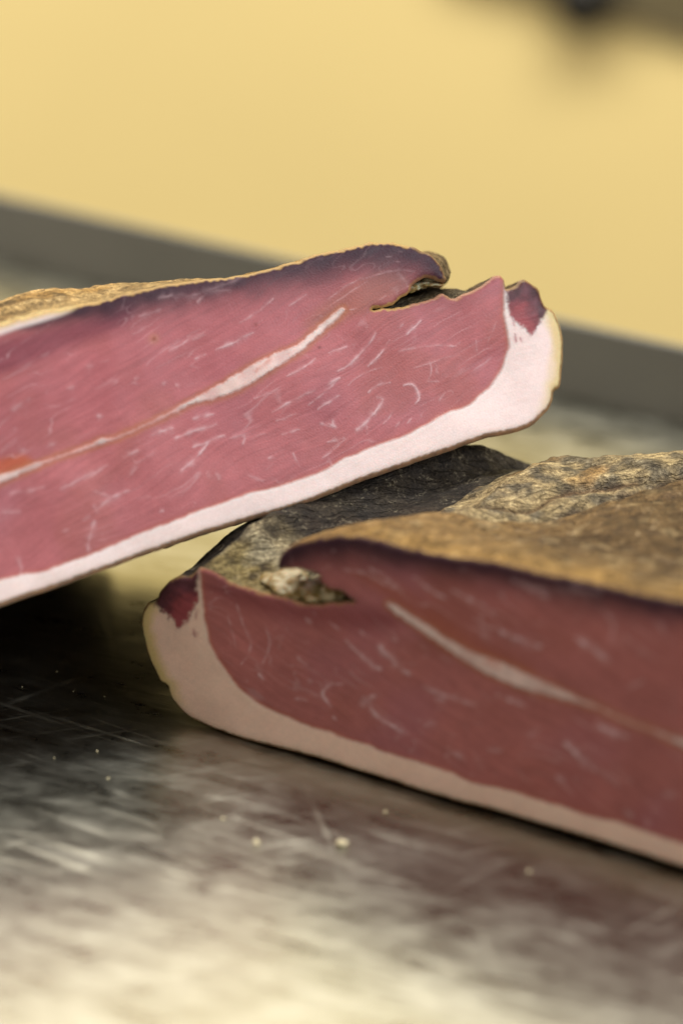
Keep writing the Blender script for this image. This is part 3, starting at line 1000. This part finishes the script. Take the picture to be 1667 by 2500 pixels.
Lw['streaks'] = [(r4(p), w, a) for p, w, a in [
    ([(0, 690), (80, 740), (170, 810)], 5, .6), ([(230, 735), (300, 790), (380, 835)], 5, .6), ([(420, 800), (560, 870), (600, 890)], 5, .45), ([(620, 980), (720, 1030), (850, 1080)], 7, .65),
    ([(1030, 1040), (1100, 1080), (1200, 1150)], 7, .6), ([(50, 1080), (110, 1150), (200, 1220)], 7, .8), ([(0, 1170), (50, 1200)], 5, .6), ([(270, 1280), (400, 1330), (540, 1370)], 5.5, .5),
    ([(650, 1320), (780, 1370)], 6, .5), ([(980, 1560), (1040, 1620), (1120, 1690)], 9, .8), ([(1150, 1480), (1290, 1530)], 8, .55), ([(280, 1475), (330, 1460)], 5.5, .5),
    ([(800, 1530), (850, 1490)], 6, .45), ([(0, 1400), (80, 1460), (170, 1510)], 5.5, .65), ([(720, 750), (800, 790), (900, 800)], 10, .55), ([(930, 790), (1050, 800), (1150, 815)], 10, .8),
    ([(860, 820), (900, 830)], 8, .5), ([(1530, 1545), (1600, 1560)], 13, .8), ([(1240, 1440), (1350, 1480), (1470, 1520)], 7, .45), ([(940, 1730), (980, 1760)], 7, .4), ([(1480, 1820), (1540, 1830)], 8, .4),
    ([(530, 940), (590, 980)], 5, .35), ([(330, 1340), (380, 1350)], 6, .4), ([(1280, 1900), (1310, 1930)], 7, .35), ([(600, 1590), (660, 1600)], 7, .3), ([(450, 690), (480, 700)], 6, .4),
    ([(1150, 880), (1220, 960), (1200, 1070)], 6, .3), ([(400, 1600), (480, 1640)], 6, .3),
]] + [(r3(p), w, a) for p, w, a in [
    ([(1210, 1150), (1270, 1210), (1390, 1310)], 4.5, .7), ([(1400, 1180), (1480, 1260)], 7, .8), ([(1290, 1100), (1340, 1140)], 4, .5), ([(1190, 1390), (1120, 1400), (1090, 1450), (1130, 1510)], 4.5, .6),
    ([(1310, 1480), (1370, 1450), (1340, 1500), (1420, 1590), (1530, 1640)], 5.5, .75), ([(740, 1330), (770, 1360)], 4.5, .6), ([(1000, 1030), (1030, 1055)], 4, .5), ([(950, 1240), (1000, 1290)], 4.5, .45),
    ([(620, 950), (650, 1050), (700, 1180), (650, 1280)], 2.6, .4), ([(780, 1080), (800, 1180), (760, 1290)], 2.6, .4), ([(570, 1010), (600, 1110), (620, 1200)], 2.2, .3), ([(1010, 1370), (1030, 1385)], 5, .45),
    ([(940, 1470), (1000, 1480)], 4.5, .4), ([(1130, 1050), (1180, 1100)], 3, .3), ([(1200, 760), (1330, 790), (1430, 850)], 3.2, .5), ([(1260, 770), (1400, 830), (1520, 890)], 2.6, .4), ([(1090, 690), (1110, 685)], 3, .6),
    ([(1140, 660), (1160, 662)], 3, .5), ([(1140, 1570), (1160, 1590)], 4, .4),
]]
Lw['sk'] = 1.5
Lw['nrand'] = 12
Lw['fib'] = math.radians(33)
Lw['seed'] = 9
Lw['angle'] = lambda p: math.radians(42 - 16 * min(1, max(0, (p[0] - 700) / 800)))

_cz = on_z([(760, 1262), (900, 1244), (1000, 1247), (1169, 1256), (1316, 1246), (1365, 1231), (1487, 1200), (1667, 1162), (1900, 1110)], 0.060)
CREASE = np.stack([(_cz - LA) @ l_hs, (_cz - LA) @ l_nb], 1)
_cz = on_z([(1169, 1215), (1290, 1222), (1400, 1180), (1500, 1172), (1560, 1168)], 0.060)
CREASE2 = np.stack([(_cz - LA) @ l_hs, (_cz - LA) @ l_nb], 1)
_cz = on_z([(1620, 1130)], 0.052)[0]
ORANGE = np.array([(_cz - LA) @ l_hs, (_cz - LA) @ l_nb])


def l_body(s, z, t, tags, O):
    x = O[:, 0]
    bark = np.isin(tags, ['flap', 'lip', 'valley', 'horn', 'knob'])
    smin = s.min()
    left = 1 - sstep(0.0, 0.075, s - smin)
    sn = s + 0.036 * (t / 0.095) ** 1.35 * left
    wz = np.where(bark, 1.0, 0.0) * sstep(0.008, 0.03, z) + np.where(tags == 'rind', sstep(0.02, 0.045, z), 0)
    flat = sstep(0.012, 0.05, t)
    # the crevice closes further in
    vi = np.where(np.isin(tags, ['horn', 'valley', 'lip']))[0]
    fi = np.where(tags == 'flap')[0]
    i0, i1 = vi[0], fi[np.argmax(z[fi] * (x[fi] < 900))]
    idx = np.arange(i0, i1 + 1)
    u = np.linspace(0, 1, len(idx))
    ls = sn[i0] + (sn[i1] - sn[i0]) * u
    lz = z[i0] + (z[i1] - z[i0]) * u - 0.002 * np.sin(u * math.pi)
    sn[idx] = sn[idx] * (1 - flat) + ls * flat
    z[idx] = z[idx] * (1 - flat) + lz * flat
    st = np.stack([sn, np.full_like(sn, t)], 1)
    P3 = np.stack([sn, np.full_like(sn, t), np.zeros_like(sn)], 1)
    dc = pdist(st, CREASE, maxd=None)
    dc2 = pdist(st, CREASE2, maxd=None)
    g = sstep(0.0, 0.015, t)
    dz = -0.0075 * sstep(0, 0.05, t) * sstep(0.05, 0.066, z)
    dz = dz - 0.0034 * np.exp(-(dc / 0.0035) ** 2) - 0.0018 * np.exp(-(dc2 / 0.0025) ** 2)
    dz = dz + g * (0.0018 * vnoise(P3, 42.0, 61) + 0.0006 * vnoise(P3 * [0.6, 1.6, 1], 110.0, 62))
    fall = t - 0.45 * np.clip(sn, 0, 0.12)
    dz = dz - 0.030 * sstep(0.068, 0.125, fall)
    dz = dz + (0.009 * sstep(0.0, 0.03, t) + 0.003 * sstep(0.04, 0.07, t)) * np.where(np.isin(tags, ['knob', 'horn', 'valley']), 1.0, 0.0) * sstep(0.06, 0.02, s - smin)
    z = z + dz * wz
    P3[:, 2] = z
    c = bark_tone(P3, sn, t, 13)
    n1 = fbm(P3, 55.0, 3, 81)
    n2 = fbm(P3, 210.0, 3, 85)
    front = np.where(np.interp(sn, CREASE[:, 0], CREASE[:, 1]) > t, 1.0, 0.0)
    n3 = fbm(P3 * [1.0, 2.2, 1.0], 120.0, 3, 88)
    # ochre-brown smooth skin before the crease, mottled grey and tan behind it
    fc = np.tile(np.array([0.29, 0.185, 0.070]), (len(s), 1))
    fc = mix(fc, [0.085, 0.050, 0.022], np.clip(sstep(0.012, 0.035, t) * sstep(0.05, 0.10, sn) * 0.9 + 0.35 * sstep(0, 0.6, n1), 0, 1) * 0.85)
    fc = mix(fc, [0.40, 0.31, 0.17], 0.5 * sstep(0.35, 0.8, n2))
    fc = mix(fc, [0.09, 0.055, 0.028], 0.75 * sstep(0.15, 0.75, n3))
    fc = mix(fc, [0.36, 0.22, 0.065], 0.75 * sstep(0.016, 0.002, t + 0.004 * n1))
    bc = np.tile(np.array([0.43, 0.345, 0.19]), (len(s), 1))
    bc = mix(bc, [0.13, 0.115, 0.085], np.clip(0.35 + 0.9 * n2 + 0.5 * n1, 0, 0.9))
    bc = mix(bc, [0.46, 0.26, 0.07], 0.6 * sstep(0.3, 0.8, n1))
    c = fc * front[:, None] + bc * (1 - front)[:, None]
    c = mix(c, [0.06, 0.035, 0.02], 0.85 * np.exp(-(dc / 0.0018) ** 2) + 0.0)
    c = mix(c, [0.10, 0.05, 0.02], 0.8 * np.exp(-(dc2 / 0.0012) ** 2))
    dor = np.hypot(sn - ORANGE[0], t - ORANGE[1])
    c = mix(c, [0.62, 0.30, 0.03], 0.9 * np.exp(-(dor / 0.006) ** 2))
    # dark dried strip running back from the knob, blackened leftward by painted contact shade, olive pocket in the valley
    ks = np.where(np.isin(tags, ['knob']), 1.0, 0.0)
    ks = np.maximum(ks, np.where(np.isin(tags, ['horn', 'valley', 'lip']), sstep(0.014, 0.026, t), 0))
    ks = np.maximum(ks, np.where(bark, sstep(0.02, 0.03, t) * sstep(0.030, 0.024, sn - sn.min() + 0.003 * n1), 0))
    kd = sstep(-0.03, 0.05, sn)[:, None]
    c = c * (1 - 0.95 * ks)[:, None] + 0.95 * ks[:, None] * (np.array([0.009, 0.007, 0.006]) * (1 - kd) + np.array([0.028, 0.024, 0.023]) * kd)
    ov = np.where(np.isin(tags, ['horn', 'valley', 'lip']), 1 - sstep(0.014, 0.026, t), 0)
    oc = np.tile(np.array([0.24, 0.195, 0.085]), (len(s), 1))
    oc = mix(oc, [0.055, 0.04, 0.02], sstep(-0.1, 0.5, n2))
    oc = mix(oc, [0.42, 0.39, 0.28], 0.75 * sstep(0.15, 0.6, -n1 - n2 * 0.5))
    c = c * (1 - ov)[:, None] + oc * ov[:, None]
    edge = 1 - sstep(0.0, 0.0012, t)
    c = mix(c, [0.42, 0.27, 0.09], 0.8 * edge * np.where(np.isin(tags, ['lip', 'valley', 'flap']), 1, 0))
    rc = RIND * (1 + 0.4 * fbm(P3, 120, 3, 4))[:, None]
    yl = sstep(480, 390, x) * np.where(tags == 'rind', 1, 0)
    rc = mix(rc, [0.40, 0.28, 0.10], 0.7 * yl)
    c = np.where((tags == 'rind')[:, None], rc, c)
    return sn, z, c


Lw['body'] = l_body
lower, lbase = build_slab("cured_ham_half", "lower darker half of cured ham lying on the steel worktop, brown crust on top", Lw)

# ------------------------------------------------------------------ dark drawer front with a black knob, far out of focus
def lathe(name, prof, n, mat, parent=None, axis='y', loc=(0, 0, 0)):
    vs, fs = [], []
    for r, h in prof:
        for k in range(n):
            a = 2 * math.pi * k / n
            vs.append((r * math.cos(a) + loc[0], h + loc[1], r * math.sin(a) + loc[2]))
    for i in range(len(prof) - 1):
        for k in range(n):
            fs.append([i * n + k, i * n + (k + 1) % n, (i + 1) * n + (k + 1) % n, (i + 1) * n + k])
    fs.append(list(range(n)))
    fs.append(list(range((len(prof) - 1) * n, len(prof) * n))[::-1])
    return link(name, vs, fs, mat, parent)


dy = 2.50
k0 = at_y([(1430, 2)], dy)[0]
c0 = at_y([(1120, -70)], dy + 0.03)[0]
c1 = at_y([(1667, 105)], dy + 0.03)[0]
drawer = empty("drawer_front", tuple(k0))
tag(drawer, "blurred dark brown panel with round black knob in the top right corner", "drawer")
M_DK = plain("dark_brown_wood", (0.11, 0.085, 0.035), 0.6, 0, 0.2, 30.0)
M_BK = plain("black_knob", (0.012, 0.011, 0.008), 0.4)
import bmesh
bm = bmesh.new()
ex = (c1 - c0) / np.linalg.norm(c1 - c0)
pa, pb = c0 - ex * 0.02, c1 + ex * 0.5
q = [pa, pb, pb + np.array([0, 0, 0.32]), pa + np.array([0, 0, 0.32])]
f0 = [bm.verts.new(tuple(v - k0)) for v in q]
f1 = [bm.verts.new(tuple(v - k0 + np.array([0, 0.02, 0]))) for v in q]
bm.faces.new(f0)
bm.faces.new(f1[::-1])
for i in range(4):
    bm.faces.new((f0[i], f1[i], f1[(i + 1) % 4], f0[(i + 1) % 4]))
bmesh.ops.recalc_face_normals(bm, faces=bm.faces)
bmesh.ops.bevel(bm, geom=list(bm.edges), offset=0.003, segments=2, affect='EDGES')
me = bpy.data.meshes.new("panel")
bm.to_mesh(me)
bm.free()
me.materials.append(M_DK)
o = bpy.data.objects.new("panel", me)
S.collection.objects.link(o)
o.parent = drawer
lathe("knob", [(0.018, 0.03), (0.020, 0.022), (0.03, 0.016), (0.036, 0.010), (0.036, 0.002), (0.028, -0.006), (0.012, -0.009)], 24, M_BK, drawer)

# ------------------------------------------------------------------ crumbs on the worktop
M_CRUMB = plain("pale_crumb", (0.75, 0.66, 0.42), 0.6, 0, 0.2, 900.0)


def crumb(px, r, label, seed):
    c = on_z([px], 0.0)[0]
    bm = bmesh.new()
    bmesh.ops.create_icosphere(bm, subdivisions=2, radius=1.0)
    rg = np.random.default_rng(seed)
    k = rg.uniform(0.6, 1.25, 3)
    for v in bm.verts:
        p = np.array(v.co)
        w = 1 + 0.35 * vnoise(p[None] * 1.0, 1.3, seed)[0] + 0.12 * rg.uniform(-1, 1)
        v.co = Vector(p * w * r * (1.0 if r > 0.001 else 0.75) * k * [1, 1, 0.5])
    zmin = min(v.co.z for v in bm.verts)
    me = bpy.data.meshes.new("crumb")
    bm.to_mesh(me)
    bm.free()
    me.materials.append(M_CRUMB)
    o = bpy.data.objects.new("crumb", me)
    o.location = (c[0], c[1], -zmin + 0.0001)
    S.collection.objects.link(o)
    tag(o, label, "crumb", "pale crumbs scattered on the worktop")


crumb((627, 2062), 0.0011, "larger pale crumb on the worktop, left one of the blurred pair in front", 3)
crumb((833, 2064), 0.0012, "larger pale crumb on the worktop, right one of the blurred pair in front", 4)
for i, (px, r, lb) in enumerate([
        ((55, 1678), 0.00028, "tiny pale crumb nearest the left edge, on the dark part of the worktop"),
        ((140, 1640), 0.00025, "tiny pale crumb farthest back on the dark part of the worktop"),
        ((180, 1689), 0.00025, "tiny pale crumb in the middle of the dark part of the worktop"),
        ((256, 1701), 0.00022, "tiny pale crumb closest to the white fat tip of the lower ham"),
        ((238, 1835), 0.0004, "small pale crumb on brownish steel, left of the lower ham's bottom edge"),
        ((133, 1852), 0.0004, "small pale crumb on brownish steel, far left below the dark part"),
        ((265, 1902), 0.0005, "small pale crumb on mottled steel, behind the left crumb of the big pair"),
        ((545, 2000), 0.0006, "small pale crumb just behind the left one of the big pair"),
        ((940, 1985), 0.0006, "small pale crumb close in front of the lower ham's rind"),
        ((1290, 2130), 0.0008, "blurred pale crumb on the right of the worktop, in front of the lower ham")]):
    crumb(px, r, lb, 20 + i)


# ------------------------------------------------------------------ bits of white fat showing inside the two crevices (parts of the halves)
def fat_lump(root, base, px, D, t, size, seed):
    c = on_plane([px], D['P'], D['N'])[0] + D['nb'] * t - base
    bm = bmesh.new()
    bmesh.ops.create_icosphere(bm, subdivisions=4, radius=1.0)
    P = np.array([v.co[:] for v in bm.verts])
    w = 1 + 0.35 * fbm(P, 1.4, 3, seed)
    Q = P * w[:, None]
    Q = Q[:, :1] * D['hs'] * size[0] + Q[:, 1:2] * D['nb'] * size[1] + Q[:, 2:] * np.array([0, 0, 1.0]) * size[2] + c
    F = [[v.index for v in f.verts] for f in bm.faces]
    bm.free()
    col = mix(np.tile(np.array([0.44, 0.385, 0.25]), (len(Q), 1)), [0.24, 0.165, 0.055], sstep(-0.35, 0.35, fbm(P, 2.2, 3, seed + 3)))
    link("fat_lump", Q, F, M_FAT, root, col, P * 0.05)


fat_lump(lower, lbase, (690, 1455), Lw, 0.006, (0.0056, 0.005, 0.0022), 5)
fat_lump(lower, lbase, (742, 1462), Lw, 0.007, (0.0050, 0.005, 0.0020), 8)
fat_lump(lower, lbase, (648, 1442), Lw, 0.009, (0.0055, 0.006, 0.0020), 17)
fat_lump(lower, lbase, (788, 1462), Lw, 0.006, (0.0040, 0.004, 0.0018), 21)
fat_lump(upper, ubase, (1068, 702), U, 0.006, (0.0035, 0.004, 0.0016), 11)
fat_lump(upper, ubase, (1030, 712), U, 0.007, (0.0030, 0.004, 0.0015), 14)
